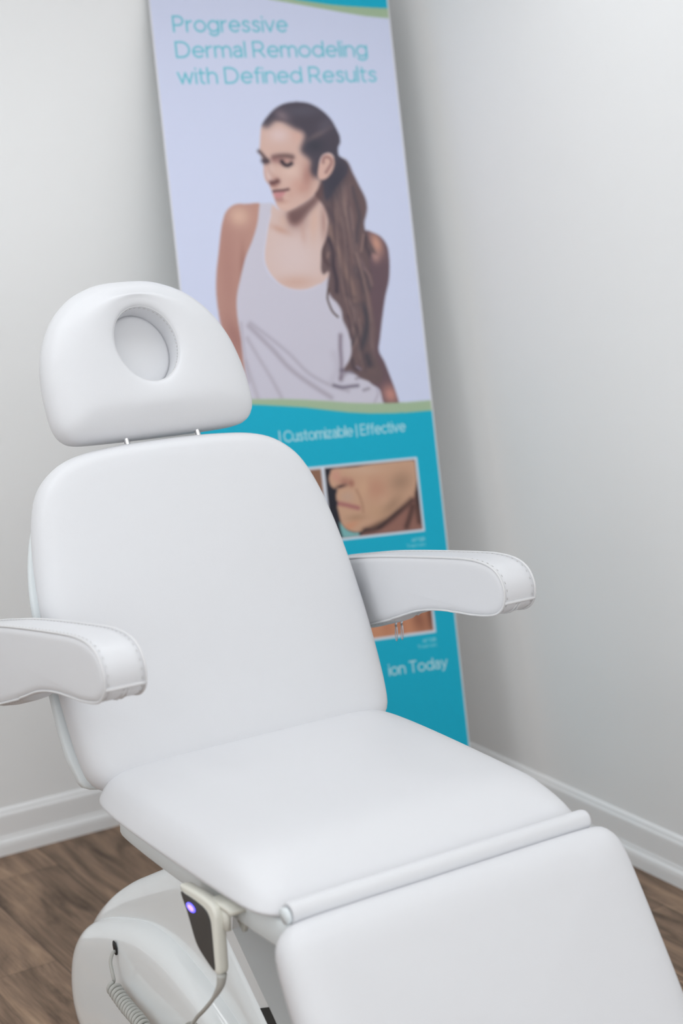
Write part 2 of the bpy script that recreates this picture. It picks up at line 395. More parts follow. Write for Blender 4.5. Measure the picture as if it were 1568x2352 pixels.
# base: rounded lower cover, taller rear hump, sloping lift arm
def prof3(pp): return lambda y, z, n: W(n, y, z)
LP = [(3.00, 0.012), (3.045, 0.06), (3.055, 0.13), (3.035, 0.21), (2.985, 0.275), (2.90, 0.325), (2.80, 0.365), (2.70, 0.393), (2.60, 0.399), (2.50, 0.384), (2.40, 0.354), (2.25, 0.292),
      (2.08, 0.21), (1.95, 0.13), (1.90, 0.07), (1.90, 0.012), (2.1, 0.010), (2.4, 0.010), (2.7, 0.010), (2.9, 0.010)]
LPc = ccw(resample(LP, 200))
sd = [(0.100, -0.2275), (0.060, -0.2268), (0.042, -0.2252), (0.030, -0.2222), (0.020, -0.2170), (0.011, -0.2085), (0.004, -0.197), (0.0, -0.180)]
base = part('base_cover', cushion(LPc, sd, [(d, -h) for d, h in sd[::-1]], -0.002, 0.002, prof3(LP)), M_base)
HP = [(3.03, 0.12), (3.05, 0.20), (3.020, 0.268), (2.940, 0.345), (2.846, 0.412), (2.750, 0.468), (2.640, 0.528), (2.565, 0.562), (2.520, 0.560), (2.480, 0.533), (2.425, 0.490), (2.29, 0.386), (2.16, 0.285), (2.06, 0.20), (2.05, 0.12), (2.3, 0.06), (2.7, 0.06), (2.95, 0.06)]
HPc = ccw(resample(HP, 200))
sh_ = [(0.060, -0.184), (0.040, -0.182), (0.022, -0.177), (0.012, -0.171), (0.005, -0.163), (0.001, -0.155), (0.0, -0.145)]
hump = part('hump_cover', cushion(HPc, sh_, [(d, -h) for d, h in sh_[::-1]], -0.002, 0.002, prof3(HP)), M_base)
hs = [W(-0.2285, 2.772+0.0085*math.cos(t)+0.003*math.sin(t), 0.322+0.0145*math.sin(t)) for t in np.linspace(0, 2*math.pi, 24, endpoint=False)]
hs2 = [(x-0.0015, y, z) for x, y, z in hs]
child('cord_hole', loft([hs, hs2]), M_black, base)
LA = [(2.50, 0.650), (2.36, 0.650), (2.383, 0.502), (2.232, 0.376), (2.02, 0.205), (2.02, 0.165), (2.265, 0.364), (2.415, 0.484), (2.47, 0.55)]
part('lift_arm', prism(LA, -0.172, 0.172, prof3(LA)), M_arm, smooth=False)
for s_ in (-1, 1):
    LK = [(2.262, 0.402), (2.292, 0.3865), (2.267, 0.3660), (2.022, 0.168), (2.018, 0.206), (2.230, 0.3745)]
    part('lift_arm_pivot', prism(LK, s_*0.1720, s_*0.1732, prof3(LK)), M_black, smooth=False)
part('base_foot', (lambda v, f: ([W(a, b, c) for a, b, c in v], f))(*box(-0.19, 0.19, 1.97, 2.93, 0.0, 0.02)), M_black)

# ----------------------------------------------------------------- hand control hung on the seat frame
HX = CX-0.340
hand = thing('hand_control', 'ivory hand control with dark keypad and blue light, hooked under the seat', 'remote control', (HX, 2.17, 0.57))
def Hd(y, z, n): return (n, y-2.17, z-0.57)         # n: away from the face, towards the chair
face = [(2.252, 0.6840), (2.243, 0.6895), (2.222, 0.6915), (2.195, 0.6935), (2.165, 0.6940), (2.141, 0.6900), (2.1315, 0.6780), (2.1300, 0.660), (2.1295, 0.630), (2.1285, 0.600), (2.128, 0.578), (2.133, 0.5715), (2.142, 0.573), (2.165, 0.5795), (2.188, 0.5885), (2.203, 0.598), (2.213, 0.612), (2.228, 0.640), (2.244, 0.668)]
PHa = resample(face, 120)
body = child('housing', cushion(PHa, [(0.006, 0.0), (0.002, 0.001), (0.0, 0.004)], [(0.0, 0.012), (0.001, 0.018), (0.006, 0.022)], 0, 0, Hd), M_ivory, hand)
kp = ccw(resample([(2.245, 0.6745), (2.228, 0.6775), (2.190, 0.6790), (2.160, 0.6760), (2.1465, 0.664), (2.1425, 0.640), (2.1395, 0.600), (2.1385, 0.580), (2.145, 0.5775), (2.167, 0.585), (2.188, 0.5945), (2.201, 0.606), (2.210, 0.620), (2.226, 0.648)], 100))
child('keypad', cushion(kp, [(0.001, 0.001)], [(0.0, -0.0008), (0.0015, -0.0016)], 0, 0, Hd), M_key, hand)
lv = [Hd(2.209+0.0145*math.cos(t), 0.6615+0.0072*math.sin(t), -0.0018) for t in np.linspace(0, 2*math.pi, 28, endpoint=False)]
led = child('indicator_light', loft([lv, [(x-0.0012, y*0.98+0.0008, z) for x, y, z in lv]]), M_led, hand)
lv2 = [Hd(2.208+0.0095*math.cos(t), 0.6612+0.0045*math.sin(t), -0.0031) for t in np.linspace(0, 2*math.pi, 24, endpoint=False)]
child('light_core', loft([lv2, [(x-0.0008, y, z) for x, y, z in lv2]]), M_led_core, led)
hook = join((lambda v, f: ([Hd(b, c, a) for a, b, c in v], f))(*box(0.012, 0.046, 2.100, 2.162, 0.684, 0.694)),
            (lambda v, f: ([Hd(b, c, a) for a, b, c in v], f))(*box(0.014, 0.022, 2.118, 2.162, 0.650, 0.690)))
child('hanger_hook', hook, M_ivory, hand)
clip = [(2.112, 0.682), (2.158, 0.682), (2.150, 0.662), (2.132, 0.648), (2.118, 0.640)]
child('holder_clip', cushion(ccw(resample(clip, 50, sub=3)), [(0.001, 0.044)], [(0.0, 0.046), (0.0, 0.050), (0.001, 0.052)], 0, 0, Hd), M_ivory_dark, hand)
# curly cord: hole in the base -> coil hanging beside it -> back up to the control
lead1 = resample([W(-0.226, 2.772, 0.314), W(-0.236, 2.768, 0.315), W(-0.245, 2.762, 0.300), W(-0.248, 2.748, 0.280), W(-0.248, 2.745, 0.268), W(-0.250, 2.752, 0.257)], 40, closed=False)
axis = resample([W(-0.252, 2.742, 0.257), W(-0.255, 2.680, 0.246), W(-0.260, 2.600, 0.242), W(-0.268, 2.52, 0.225), W(-0.280, 2.43, 0.235), W(-0.292, 2.37, 0.275), W(-0.303, 2.32, 0.33), W(-0.310, 2.290, 0.398)], 1100, closed=False)
tl = np.concatenate([[0], np.cumsum(np.linalg.norm(np.diff(axis, axis=0), axis=1))])
coil = []
tz = np.gradient(axis, axis=0); tz /= np.linalg.norm(tz, axis=1)[:, None]
for i in range(len(axis)):
    T = tz[i]; u = np.cross(T, (1, 0, 0)); u /= np.linalg.norm(u); v = np.cross(T, u)
    ph = 2*math.pi*tl[i]/0.0114
    coil.append(axis[i]+0.0112*(math.cos(ph)*u+math.sin(ph)*v))
lead2 = resample([W(-0.310, 2.290, 0.402), W(-0.314, 2.262, 0.430), W(-0.326, 2.210, 0.472), W(-0.331, 2.168, 0.512), W(-0.332, 2.139, 0.548), W(-0.331, 2.133, 0.572)], 40, closed=False)
part('coiled_cord', join(tube(lead1, 0.0036, 10), tube(coil, 0.0044, 8), tube(lead2, [0.0036]*28+list(np.linspace(0.0036, 0.0085, 12)), 12)), M_cord)

# ----------------------------------------------------------------- printed roll-up banner leaning in the corner
BH = 2440.0                                   # height in mm; the print is laid out in mm from the bottom left
B0 = np.array([1.95607582, 3.50380424, 0.0])
BS = np.array([0.97379600, -0.22742266, 0.00053064]); BT = np.array([0.05212695, 0.22547119, 0.97285432]); BN = np.array([-0.22136876, -0.94733398, 0.23141779])
RES, S0, S1, T0_, T1_ = 2.0, -4.0, 686.0, 90.0, BH
NX = int((S1-S0)/RES)+1; NY = int((T1_-T0_)/RES)+1
img = np.zeros((NY, NX, 3))
def cx(p): return np.array([((s-S0)/RES, (T1_-t)/RES) for s, t in p], float)
def mask_poly(pts, blur=0.8, smooth=True):
    P = cx(resample(pts, max(60, len(pts)*10))) if smooth else cx(pts)
    x0, y0 = np.floor(P.min(0)-8).astype(int); x1, y1 = np.ceil(P.max(0)+8).astype(int)
    x0, y0, x1, y1 = max(x0, 0), max(y0, 0), min(x1, NX), min(y1, NY)
    m = np.zeros((NY, NX))
    if x1 <= x0 or y1 <= y0: return m
    acc = np.zeros((y1-y0, x1-x0))
    for oy in (-0.25, 0.25):
        for ox in (-0.25, 0.25):
            X, Y = np.meshgrid(np.arange(x0, x1)+ox, np.arange(y0, y1)+oy); ins = np.zeros(X.shape, bool)
            for i in range(len(P)):
                a, b = P[i-1], P[i]
                if a[1] == b[1]: continue
                c_ = ((a[1] > Y) != (b[1] > Y)) & (X < (b[0]-a[0])*(Y-a[1])/(b[1]-a[1])+a[0]); ins ^= c_
            acc += ins*0.25
    m[y0:y1, x0:x1] = acc
    return blur_(m, blur) if blur > 0 else m
def blur_(m, s):
    r = int(3*s)+1; k = np.exp(-0.5*(np.arange(-r, r+1)/s)**2); k /= k.sum()
    p = np.pad(m, ((r, r), (0, 0)), mode='edge'); a = sum(k[i]*p[i:i+m.shape[0]] for i in range(2*r+1))
    p = np.pad(a, ((0, 0), (r, r)), mode='edge'); return sum(k[i]*p[:, i:i+m.shape[1]] for i in range(2*r+1))
def paint(m, col, a=1.0):
    global img
    img = img*(1-(m*a)[..., None])+np.array(col, float)*(m*a)[..., None]
YY, XX = np.mgrid[0:NY, 0:NX].astype(float)
def blob(b, clip=None):
    s, t, rx, ry, ang, col, a = b
    c_ = cx([(s, t)])[0]; rx /= RES; ry /= RES; g = math.radians(ang)
    u = ((XX-c_[0])*math.cos(g)+(YY-c_[1])*math.sin(g))/rx; v = (-(XX-c_[0])*math.sin(g)+(YY-c_[1])*math.cos(g))/ry
    m = np.exp(-0.95*(u*u+v*v))
    paint(m*clip if clip is not None else m, col, a)
def dist_line(pts):
    P = cx(pts); x0, y0 = np.floor(P.min(0)-30).astype(int); x1, y1 = np.ceil(P.max(0)+30).astype(int)
    x0, y0, x1, y1 = max(x0, 0), max(y0, 0), min(x1, NX), min(y1, NY); D_ = np.full((NY, NX), 1e3)
    if x1 <= x0 or y1 <= y0: return D_
    X, Y = XX[y0:y1, x0:x1], YY[y0:y1, x0:x1]; d = np.full(X.shape, 1e3)
    for a, b in zip(P[:-1], P[1:]):
        ab = b-a; L2 = ab@ab+1e-9
        t = np.clip(((X-a[0])*ab[0]+(Y-a[1])*ab[1])/L2, 0, 1)
        d = np.minimum(d, np.hypot(X-a[0]-t*ab[0], Y-a[1]-t*ab[1]))
    D_[y0:y1, x0:x1] = d; return D_
def stroke(pts, width, col, a=1.0, clip=None, soft=False, smooth=True):
    Q = resample(pts, max(24, len(pts)*8), closed=False) if smooth and len(pts) > 2 else pts
    d = dist_line(Q); h = width/RES/2
    m = np.exp(-0.9*(d/h)**2) if soft else np.clip(h+0.5-d, 0, 1)
    paint(m*clip if clip is not None else m, col, a)

# single-line alphabet, cap height 1
def ar(x, y, rx, ry, a0, a1, n=14): return [(x+rx*math.cos(math.radians(t)), y+ry*math.sin(math.radians(t))) for t in np.linspace(a0, a1, n)]
XH = 0.70
GL = {
 'P': (0.66, [[(0, 0), (0, 1), (.33, 1)]+ar(.33, .71, .29, .29, 90, -90)+[(.33, .42), (0, .42)]]),
 'R': (0.72, [[(0, 0), (0, 1), (.35, 1)]+ar(.35, .71, .29, .29, 90, -90)+[(.35, .42), (0, .42)], [(.36, .42), (.68, 0)]]),
 'D': (0.84, [[(0, 0), (0, 1), (.33, 1)]+ar(.33, .5, .48, .5, 90, -90)+[(.33, 0), (0, 0)]]),
 'C': (0.86, [ar(.5, .5, .5, .5, 42, 318, 24)]),
 'E': (0.58, [[(.56, 1), (0, 1), (0, 0), (.57, 0)], [(0, .52), (.5, .52)]]),
 'F': (0.56, [[(.56, 1), (0, 1), (0, 0)], [(0, .5), (.5, .5)]]),
 'T': (0.70, [[(0, 1), (.68, 1)], [(.34, 1), (.34, 0)]]),
 'A': (0.80, [[(0, 0), (.39, 1), (.78, 0)], [(.14, .34), (.64, .34)]]),
 'a': (0.52, [[(.05, .60), (.14, .67), (.27, .70), (.40, .66), (.48, .56), (.49, .44), (.49, 0)], [(.49, .38), (.34, .41), (.16, .39), (.03, .30), (.01, .16), (.10, .03), (.24, 0), (.40, .06), (.49, .20)]]),
 'b': (0.68, [[(0, 1), (0, 0)], ar(.34, .35, .33, .35, 180, -180, 26)]),
 'c': (0.58, [ar(.34, .35, .34, .35, 45, 315, 20)]),
 'd': (0.68, [[(.67, 1), (.67, 0)], ar(.33, .35, .33, .35, 0, 360, 26)]),
 'e': (0.66, [[(.02, .36), (.66, .36)]+ar(.34, .35, .33, .35, 2, 312, 24)]),
 'f': (0.32, [ar(.30, .80, .17, .19, 80, 180, 8)+[(.13, 0)], [(0, .68), (.32, .68)]]),
 'g': (0.68, [ar(.33, .35, .33, .35, 0, 360, 26), [(.66, .70), (.66, .02)]+ar(.34, .02, .32, .28, 0, -150, 12)]),
 'h': (0.56, [[(0, 1), (0, 0)], [(0, .42)]+ar(.28, .42, .28, .28, 180, 0, 12)+[(.56, 0)]]),
 'i': (0.0, [[(0, .70), (0, 0)], [(0, .965), (0, .975)]]),
 'l': (0.0, [[(0, 1), (0, 0)]]),
 'm': (0.98, [[(0, .70), (0, 0)], [(0, .44)]+ar(.245, .45, .245, .25, 180, 0, 12)+[(.49, 0)], [(.49, .44)]+ar(.735, .45, .245, .25, 180, 0, 12)+[(.98, 0)]]),
 'n': (0.56, [[(0, .70), (0, 0)], [(0, .42)]+ar(.28, .42, .28, .28, 180, 0, 12)+[(.56, 0)]]),
 'o': (0.70, [ar(.35, .35, .35, .35, 0, 360, 28)]),
 'r': (0.32, [[(0, .70), (0, 0)], [(0, .38)]+ar(.32, .38, .32, .31, 180, 92, 8)]),
 's': (0.48, [[(.45, .60), (.36, .68), (.23, .70), (.09, .65), (.05, .53), (.12, .43), (.25, .37), (.39, .31), (.46, .19), (.40, .05), (.25, 0), (.11, .03), (.01, .10)]]),
 't': (0.34, [[(.12, .92), (.12, .18)]+ar(.27, .17, .15, .17, 180, 280, 8), [(0, .68), (.34, .68)]]),
 'u': (0.56, [[(0, .70), (0, .28)]+ar(.28, .28, .28, .28, 180, 360, 12)+[(.56, .70)], [(.56, .3), (.56, 0)]]),
 'v': (0.58, [[(0, .70), (.29, 0), (.58, .70)]]),
 'w': (0.92, [[(0, .70), (.24, 0), (.46, .68), (.68, 0), (.92, .70)]]),
 'y': (0.58, [[(0, .70), (.30, .02)], [(.58, .70), (.27, -.06), (.18, -.22), (.06, -.26)]]),
 'z': (0.50, [[(.01, .68), (.48, .68), (0, .01), (.50, .01)]]),
 '|': (0.0, [[(0, 1.06), (0, -.14)]]), ' ': (0.14, [])}
def text(s, left, right, base, cap, width, col, a=1.0):
    gap = 0.20; x = 0; out = []
    for ch in s:
        wd, ps = GL[ch]
        for p in ps: out.append([(x+px, py) for px, py in p])
        x += wd+gap
    k = (right-left)/(x-gap)
    M = np.full((NY, NX), 1e3)
    for p in out: M = np.minimum(M, dist_line([(left+px*k, base+py*cap) for px, py in p]))
    paint(np.clip(width/RES/2+0.5-M, 0, 1), col, a)
def rect(s0, s1, t0, t1, col, blur=0.6): paint(mask_poly([(s0, t0), (s1, t0), (s1, t1), (s0, t1)], blur, False), col)

PAPER, TEAL, GREEN, WHITE = (219, 225, 250), (0, 182, 214), (172, 196, 162), (226, 232, 244)
img[:] = PAPER
hair_cap = [(274.8, 2012.1), (284.7, 2025.6), (300.9, 2042.5), (319.3, 2057.1), (342.2, 2068.2), (366.8, 2072.9), (393.4, 2073.2), (419.5, 2068.2), (442.5, 2056.2), (462.6, 2039.7), (477.6, 2020.9), (489.5, 1996.2), (496.9, 1975.2), (495.4, 1956.6), (488.5, 1945.2), (487.3, 1924.3), (499.4, 1912.3), (512.0, 1893.4), (507.1, 1872.6), (490.3, 1854.5), (471.0, 1836.6), (453.9, 1816.3), (439.6, 1798.3), (432.7, 1812.4), (432.2, 1840.2), (429.5, 1858.7), (417.8, 1862.6), (407.5, 1868.7), (400.6, 1882.7), (403.8, 1910.3), (382.0, 1931.6), (378.5, 1943.2), (387.9, 1961.5), (394.8, 1979.7), (388.9, 1991.4), (370.4, 1998.7), (347.9, 2013.0), (329.8, 2022.5), (315.4, 2022.8), (302.4, 2013.8), (289.5, 2004.9), (275.5, 2007.5)]
hair = [(404.4, 1823.2), (422.9, 1865.7), (455.7, 1912.3), (505.9, 1910.9), (524.4, 1871.3), (538.8, 1836.1), (551.4, 1805.2), (555.3, 1778.9), (550.4, 1757.3), (541.4, 1731.6), (543.9, 1701.0), (556.5, 1670.0), (569.4, 1641.1), (553.9, 1648.4), (543.5, 1618.4), (549.0, 1565.9), (535.7, 1531.9), (536.3, 1497.1), (540.4, 1453.4), (541.0, 1418.6), (531.4, 1375.8), (537.0, 1345.0), (547.3, 1313.9), (534.6, 1284.4), (503.2, 1293.2), (477.0, 1305.9), (456.2, 1324.7), (433.7, 1328.5), (455.6, 1359.3), (464.2, 1393.2), (459.6, 1432.4), (447.6, 1467.7), (446.0, 1493.7), (434.9, 1515.9), (420.8, 1531.8), (414.4, 1547.2), (413.2, 1564.5), (422.2, 1602.8), (405.3, 1595.0), (400.0, 1608.2), (403.0, 1633.9), (408.7, 1663.7), (423.5, 1693.2), (435.8, 1740.2), (427.1, 1783.6)]
curl = [(414.5, 1555.8), (409.2, 1530.3), (413.5, 1508.5), (420.6, 1490.9), (433.5, 1476.3)]
arm_left = [(173.2, 1797.2), (209.3, 1797.6), (246.5, 1794.5), (234.1, 1744.0), (213.5, 1698.1), (191.2, 1656.8), (179.1, 1627.7), (165.6, 1586.1), (152.6, 1544.6), (148.3, 1498.4), (151.8, 1451.8), (151.2, 1392.8), (152.8, 1329.4), (156.4, 1268.0), (136.4, 1269.5), (124.0, 1352.5), (112.0, 1420.7), (99.9, 1467.7), (95.6, 1514.2), (95.6, 1564.6), (102.1, 1614.7), (114.3, 1668.8), (126.5, 1723.0), (135.0, 1752.2), (148.0, 1779.1)]
arm_right = [(540.3, 1709.9), (565.1, 1703.6), (586.8, 1690.5), (602.3, 1663.6), (603.8, 1624.2), (596.3, 1572.2), (578.6, 1520.8), (563.6, 1465.0), (550.1, 1409.3), (542.9, 1375.0), (555.5, 1343.7), (566.2, 1308.2), (576.0, 1272.6), (585.1, 1230.6), (586.0, 1221.8), (543.9, 1225.1), (532.6, 1267.2), (503.4, 1295.4), (484.5, 1370.3), (499.9, 1542.5), (524.2, 1671.5)]
chest = [(302.6, 1779.7), (281.9, 1793.2), (271.4, 1768.0), (260.5, 1734.4), (250.0, 1696.5), (242.1, 1658.6), (243.2, 1628.8), (257.4, 1598.3), (285.3, 1569.2), (319.7, 1556.6), (355.7, 1556.8), (388.6, 1567.9), (418.2, 1587.9), (429.5, 1606.7), (437.8, 1718.5), (440.7, 1783.1), (422.5, 1822.6), (375.4, 1807.0)]
tank = [(244.3, 1794.6), (257.9, 1797.5), (284.4, 1795.7), (272.3, 1768.0), (260.5, 1734.4), (250.0, 1696.5), (241.8, 1667.1), (239.7, 1637.5), (249.3, 1605.1), (273.0, 1578.3), (302.3, 1561.8), (328.6, 1556.2), (355.7, 1556.8), (388.6, 1567.9), (417.3, 1588.0), (430.0, 1572.2), (471.7, 1457.6), (463.7, 1350.1), (503.4, 1295.4), (528.0, 1267.5), (543.6, 1222.9), (154.3, 1253.4), (153.9, 1308.2), (152.3, 1371.6), (150.7, 1435.0), (147.7, 1485.8), (149.0, 1527.9), (155.4, 1561.3), (166.6, 1594.5), (179.1, 1627.7), (193.8, 1660.9), (213.5, 1698.1), (231.9, 1744.1)]
face = [(273.6, 2007.6), (268.7, 1989.4), (264.4, 1964.3), (260.9, 1941.6), (264.7, 1923.2), (267.9, 1909.4), (267.1, 1895.8), (266.0, 1877.5), (267.5, 1863.8), (272.4, 1854.5), (278.6, 1846.3), (280.3, 1836.0), (283.8, 1829.0), (284.9, 1817.5), (288.8, 1805.9), (290.8, 1796.7), (293.4, 1787.5), (301.9, 1778.5), (320.6, 1774.6), (340.6, 1780.7), (366.2, 1794.0), (392.2, 1809.2), (413.9, 1829.2), (429.2, 1856.4), (438.1, 1870.0), (440.8, 1893.1), (425.1, 1905.1), (419.9, 1923.7), (414.8, 1942.3), (410.2, 1965.5), (398.5, 1991.2), (379.4, 2014.6), (343.3, 2036.0), (309.4, 2033.2), (286.8, 2018.7)]
ear = [(454.8, 1929.8), (442.1, 1925.5), (433.0, 1914.1), (426.2, 1893.5), (420.9, 1868.3), (429.3, 1856.9), (444.4, 1860.6), (460.9, 1876.3), (472.3, 1899.2), (471.9, 1918.9), (464.4, 1928.4)]
jawshade = [(325.3, 1773.7), (345.6, 1782.1), (371.0, 1793.8), (397.1, 1810.2), (416.6, 1831.4), (429.0, 1854.1), (440.2, 1835.3), (415.3, 1799.2), (382.6, 1768.1), (358.3, 1746.0), (337.8, 1735.4), (324.2, 1742.8), (319.1, 1761.3)]
hood = [(442.6, 1856.0), (462.8, 1871.6), (475.5, 1896.7), (488.8, 1905.7), (499.2, 1889.1), (496.5, 1866.0), (481.0, 1838.6), (460.7, 1811.4), (443.7, 1791.2), (437.6, 1812.2), (437.1, 1840.0)]
face_blobs = [(320.5, 1983.7, 30.3, 21.0, 0, (236, 210, 208), 0.8), (373.3, 1982.5, 18.7, 21.0, 0, (226, 178, 165), 0.5), (281.3, 1890.8, 10.5, 28.0, -8, (238, 214, 208), 0.7), (285.3, 1863.2, 14.0, 8.2, 0, (226, 180, 168), 0.6), (342.8, 1884.4, 28.0, 18.7, 10, (238, 205, 192), 0.7), (357.8, 1847.2, 21.0, 16.3, -30, (216, 164, 150), 0.5), (389.4, 1869.2, 16.3, 39.7, 10, (180, 130, 120), 0.75), (370.7, 1833.0, 21.0, 14.0, -30, (206, 156, 142), 0.6), (313.0, 1791.3, 21.0, 11.7, 0, (232, 194, 180), 0.7), (410.6, 1884.7, 9.3, 21.0, 10, (120, 86, 86), 0.8), (288.1, 1846.0, 14.0, 6.5, 10, (176, 124, 114), 0.8), (279.2, 1872.6, 6.1, 21.0, -14, (238, 216, 212), 0.7), (267.7, 1886.6, 3.7, 32.7, -6, (206, 160, 148), 0.5), (336.4, 1912.1, 18.7, 7.0, 8, (206, 152, 144), 0.6), (311.5, 1799.4, 16.3, 5.6, -5, (204, 154, 140), 0.6), (304.4, 1821.4, 7.0, 4.7, 0, (206, 140, 142), 0.5), (335.5, 1820.4, 14.0, 14.0, 0, (214, 168, 154), 0.5)]
brow = [(299.2, 1922.3), (311.4, 1924.7), (325.9, 1925.7), (340.2, 1924.9), (351.9, 1922.1)]
brow2 = [(258.4, 1940.5), (265.8, 1932.3), (273.0, 1923.0), (278.2, 1916.0)]
eye = [(320.6, 1910.3), (327.9, 1901.4), (337.3, 1899.5), (347.5, 1904.5)]
eye2 = [(268.4, 1914.0), (274.3, 1909.3), (280.0, 1911.4)]
socket = [(300.8, 1915.4), (310.2, 1914.0), (319.4, 1910.3)]
nostril = [(284.1, 1853.0), (292.6, 1853.8), (302.5, 1857.0)]
noseside = [(279.0, 1902.3), (280.8, 1886.2), (289.9, 1872.2), (302.0, 1862.7), (304.0, 1855.8)]
mouth = [(283.8, 1829.0), (293.5, 1830.5), (307.9, 1830.9), (320.0, 1831.9), (331.0, 1833.8)]
lip = [(285.9, 1826.6), (297.8, 1826.7), (314.8, 1828.4), (321.9, 1827.7), (316.1, 1818.7), (305.6, 1811.1), (295.7, 1808.0), (289.7, 1813.9)]
chinline = [(292.0, 1807.0), (300.2, 1805.1), (308.8, 1807.5)]
earin = [(439.7, 1904.7), (443.6, 1917.3), (453.6, 1919.4), (462.7, 1913.3), (463.8, 1901.7), (452.2, 1885.8), (445.0, 1876.8)]
cap_blobs = [(395.5, 2048.9, 60.7, 16.3, 0, (98, 94, 108), 0.7), (336.1, 2036.2, 21.0, 14.0, 30, (140, 122, 130), 0.8), (431.4, 1981.2, 44.3, 6.5, -27, (135, 116, 118), 0.65), (459.0, 2008.5, 30.3, 16.3, -35, (104, 98, 112), 0.6), (420.7, 1951.4, 28.0, 18.7, 0, (66, 66, 78), 0.8), (325.1, 2023.7, 14.0, 4.2, 10, (92, 80, 90), 0.6)]
strands = [([(502.9, 1837.2), (498.7, 1781.0), (502.5, 1754.8), (500.3, 1715.9), (502.2, 1672.5), (506.3, 1628.9)], 19.6, (150, 122, 120), 0.75), ([(479.3, 1792.5), (487.0, 1759.8), (493.2, 1733.5)], 26.1, (146, 122, 118), 0.5), ([(437.4, 1727.1), (442.6, 1692.4), (458.5, 1652.8), (466.0, 1617.9), (473.9, 1587.2), (485.1, 1565.0), (489.2, 1521.5)], 17.4, (150, 122, 114), 0.75), ([(461.5, 1717.5), (473.4, 1682.4), (485.9, 1651.5), (495.6, 1616.4)], 13.1, (110, 88, 90), 0.6), ([(518.5, 1832.4), (520.5, 1810.6), (526.2, 1780.0), (529.6, 1749.4), (518.7, 1715.1), (512.3, 1680.7)], 10.9, (84, 76, 84), 0.7), ([(440.9, 1776.6), (451.3, 1748.2), (468.3, 1717.2)], 10.9, (88, 74, 82), 0.7), ([(431.2, 1692.9), (440.9, 1657.9), (436.4, 1619.3), (441.0, 1580.3), (438.2, 1545.9)], 12.0, (66, 56, 68), 0.85), ([(421.2, 1684.7), (411.4, 1659.3), (413.4, 1637.7), (422.8, 1620.0)], 10.9, (86, 66, 70), 0.7), ([(426.7, 1654.3), (421.9, 1641.6)], 6.1, (176, 140, 132), 0.6), ([(545.3, 1705.3), (538.9, 1670.8), (545.6, 1648.8), (550.0, 1626.8), (548.8, 1596.4)], 9.8, (74, 64, 74), 0.7), ([(535.6, 1701.4), (523.1, 1654.1)], 4.8, (172, 140, 132), 0.7), ([(526.8, 1606.2), (538.6, 1588.2), (544.3, 1557.5)], 5.7, (160, 130, 130), 0.7), ([(506.1, 1607.2), (518.6, 1576.2), (526.6, 1545.4)], 24.0, (74, 70, 82), 0.75), ([(520.1, 1628.2), (526.8, 1606.2)], 10.9, (134, 110, 114), 0.6), ([(463.3, 1535.9), (489.7, 1525.8)], 13.1, (100, 84, 88), 0.5), ([(466.1, 1523.0), (482.4, 1494.3), (481.1, 1461.9), (468.1, 1434.9)], 14.0, (158, 132, 128), 0.75), ([(493.9, 1465.8), (494.8, 1430.9), (479.6, 1406.4), (464.7, 1384.2)], 6.5, (140, 116, 114), 0.8), ([(508.6, 1506.7), (519.0, 1468.9), (508.7, 1423.1), (492.1, 1387.0)], 18.7, (72, 70, 80), 0.85), ([(528.2, 1505.6), (537.6, 1458.5), (527.3, 1412.6), (529.3, 1366.0)], 14.0, (122, 100, 104), 0.7), ([(463.2, 1476.9), (468.4, 1458.0), (463.6, 1416.7)], 9.3, (82, 68, 76), 0.7), ([(477.6, 1452.8), (482.3, 1429.4), (460.3, 1389.1)], 9.3, (76, 70, 78), 0.7), ([(506.6, 1362.8), (511.3, 1339.3)], 21.0, (70, 66, 76), 0.8), ([(511.6, 1320.7), (521.4, 1320.0)], 16.3, (120, 98, 98), 0.6), ([(461.5, 1356.7), (463.7, 1333.4), (477.8, 1327.7)], 9.3, (80, 68, 76), 0.8), ([(473.7, 1335.0), (482.7, 1327.4)], 6.1, (160, 148, 170), 0.7)]
folds = [([(176.3, 1467.2), (207.5, 1431.4), (238.8, 1395.4), (269.7, 1355.0), (301.8, 1322.9), (343.0, 1290.0), (388.9, 1256.5)], 8.7, (168, 158, 172), 0.85), ([(181.6, 1475.3), (233.8, 1429.7), (282.0, 1384.0), (329.5, 1329.4), (379.9, 1295.8), (440.7, 1269.8)], 7.0, (180, 172, 186), 0.8), ([(168.1, 1433.9), (193.0, 1381.5), (221.8, 1324.4), (246.4, 1267.4)], 7.8, (184, 176, 190), 0.8), ([(156.7, 1371.3), (168.4, 1319.8), (180.1, 1268.3)], 7.8, (186, 178, 190), 0.7), ([(155.5, 1476.9), (155.6, 1400.9), (159.2, 1316.3)], 5.2, (176, 166, 180), 0.6), ([(435.1, 1425.4), (431.1, 1391.1), (428.8, 1349.7), (422.3, 1304.0)], 7.9, (116, 100, 116), 0.9), ([(399.8, 1289.5), (423.4, 1282.0), (448.0, 1282.5), (470.2, 1283.2)], 6.1, (84, 74, 92), 0.9), ([(426.4, 1329.1), (450.3, 1323.9), (471.7, 1317.8)], 7.0, (84, 74, 92), 0.8), ([(421.3, 1306.4), (437.7, 1321.3)], 8.4, (130, 116, 130), 0.6), ([(467.6, 1303.0), (485.2, 1306.4)], 5.6, (120, 108, 124), 0.7), ([(485.8, 1269.3), (501.1, 1272.7)], 5.6, (120, 108, 124), 0.7), ([(513.9, 1234.6), (526.2, 1254.6), (525.6, 1270.9)], 4.7, (176, 166, 182), 0.7), ([(409.9, 1376.3), (415.1, 1336.8), (396.6, 1303.6)], 14.0, (196, 190, 204), 0.6)]
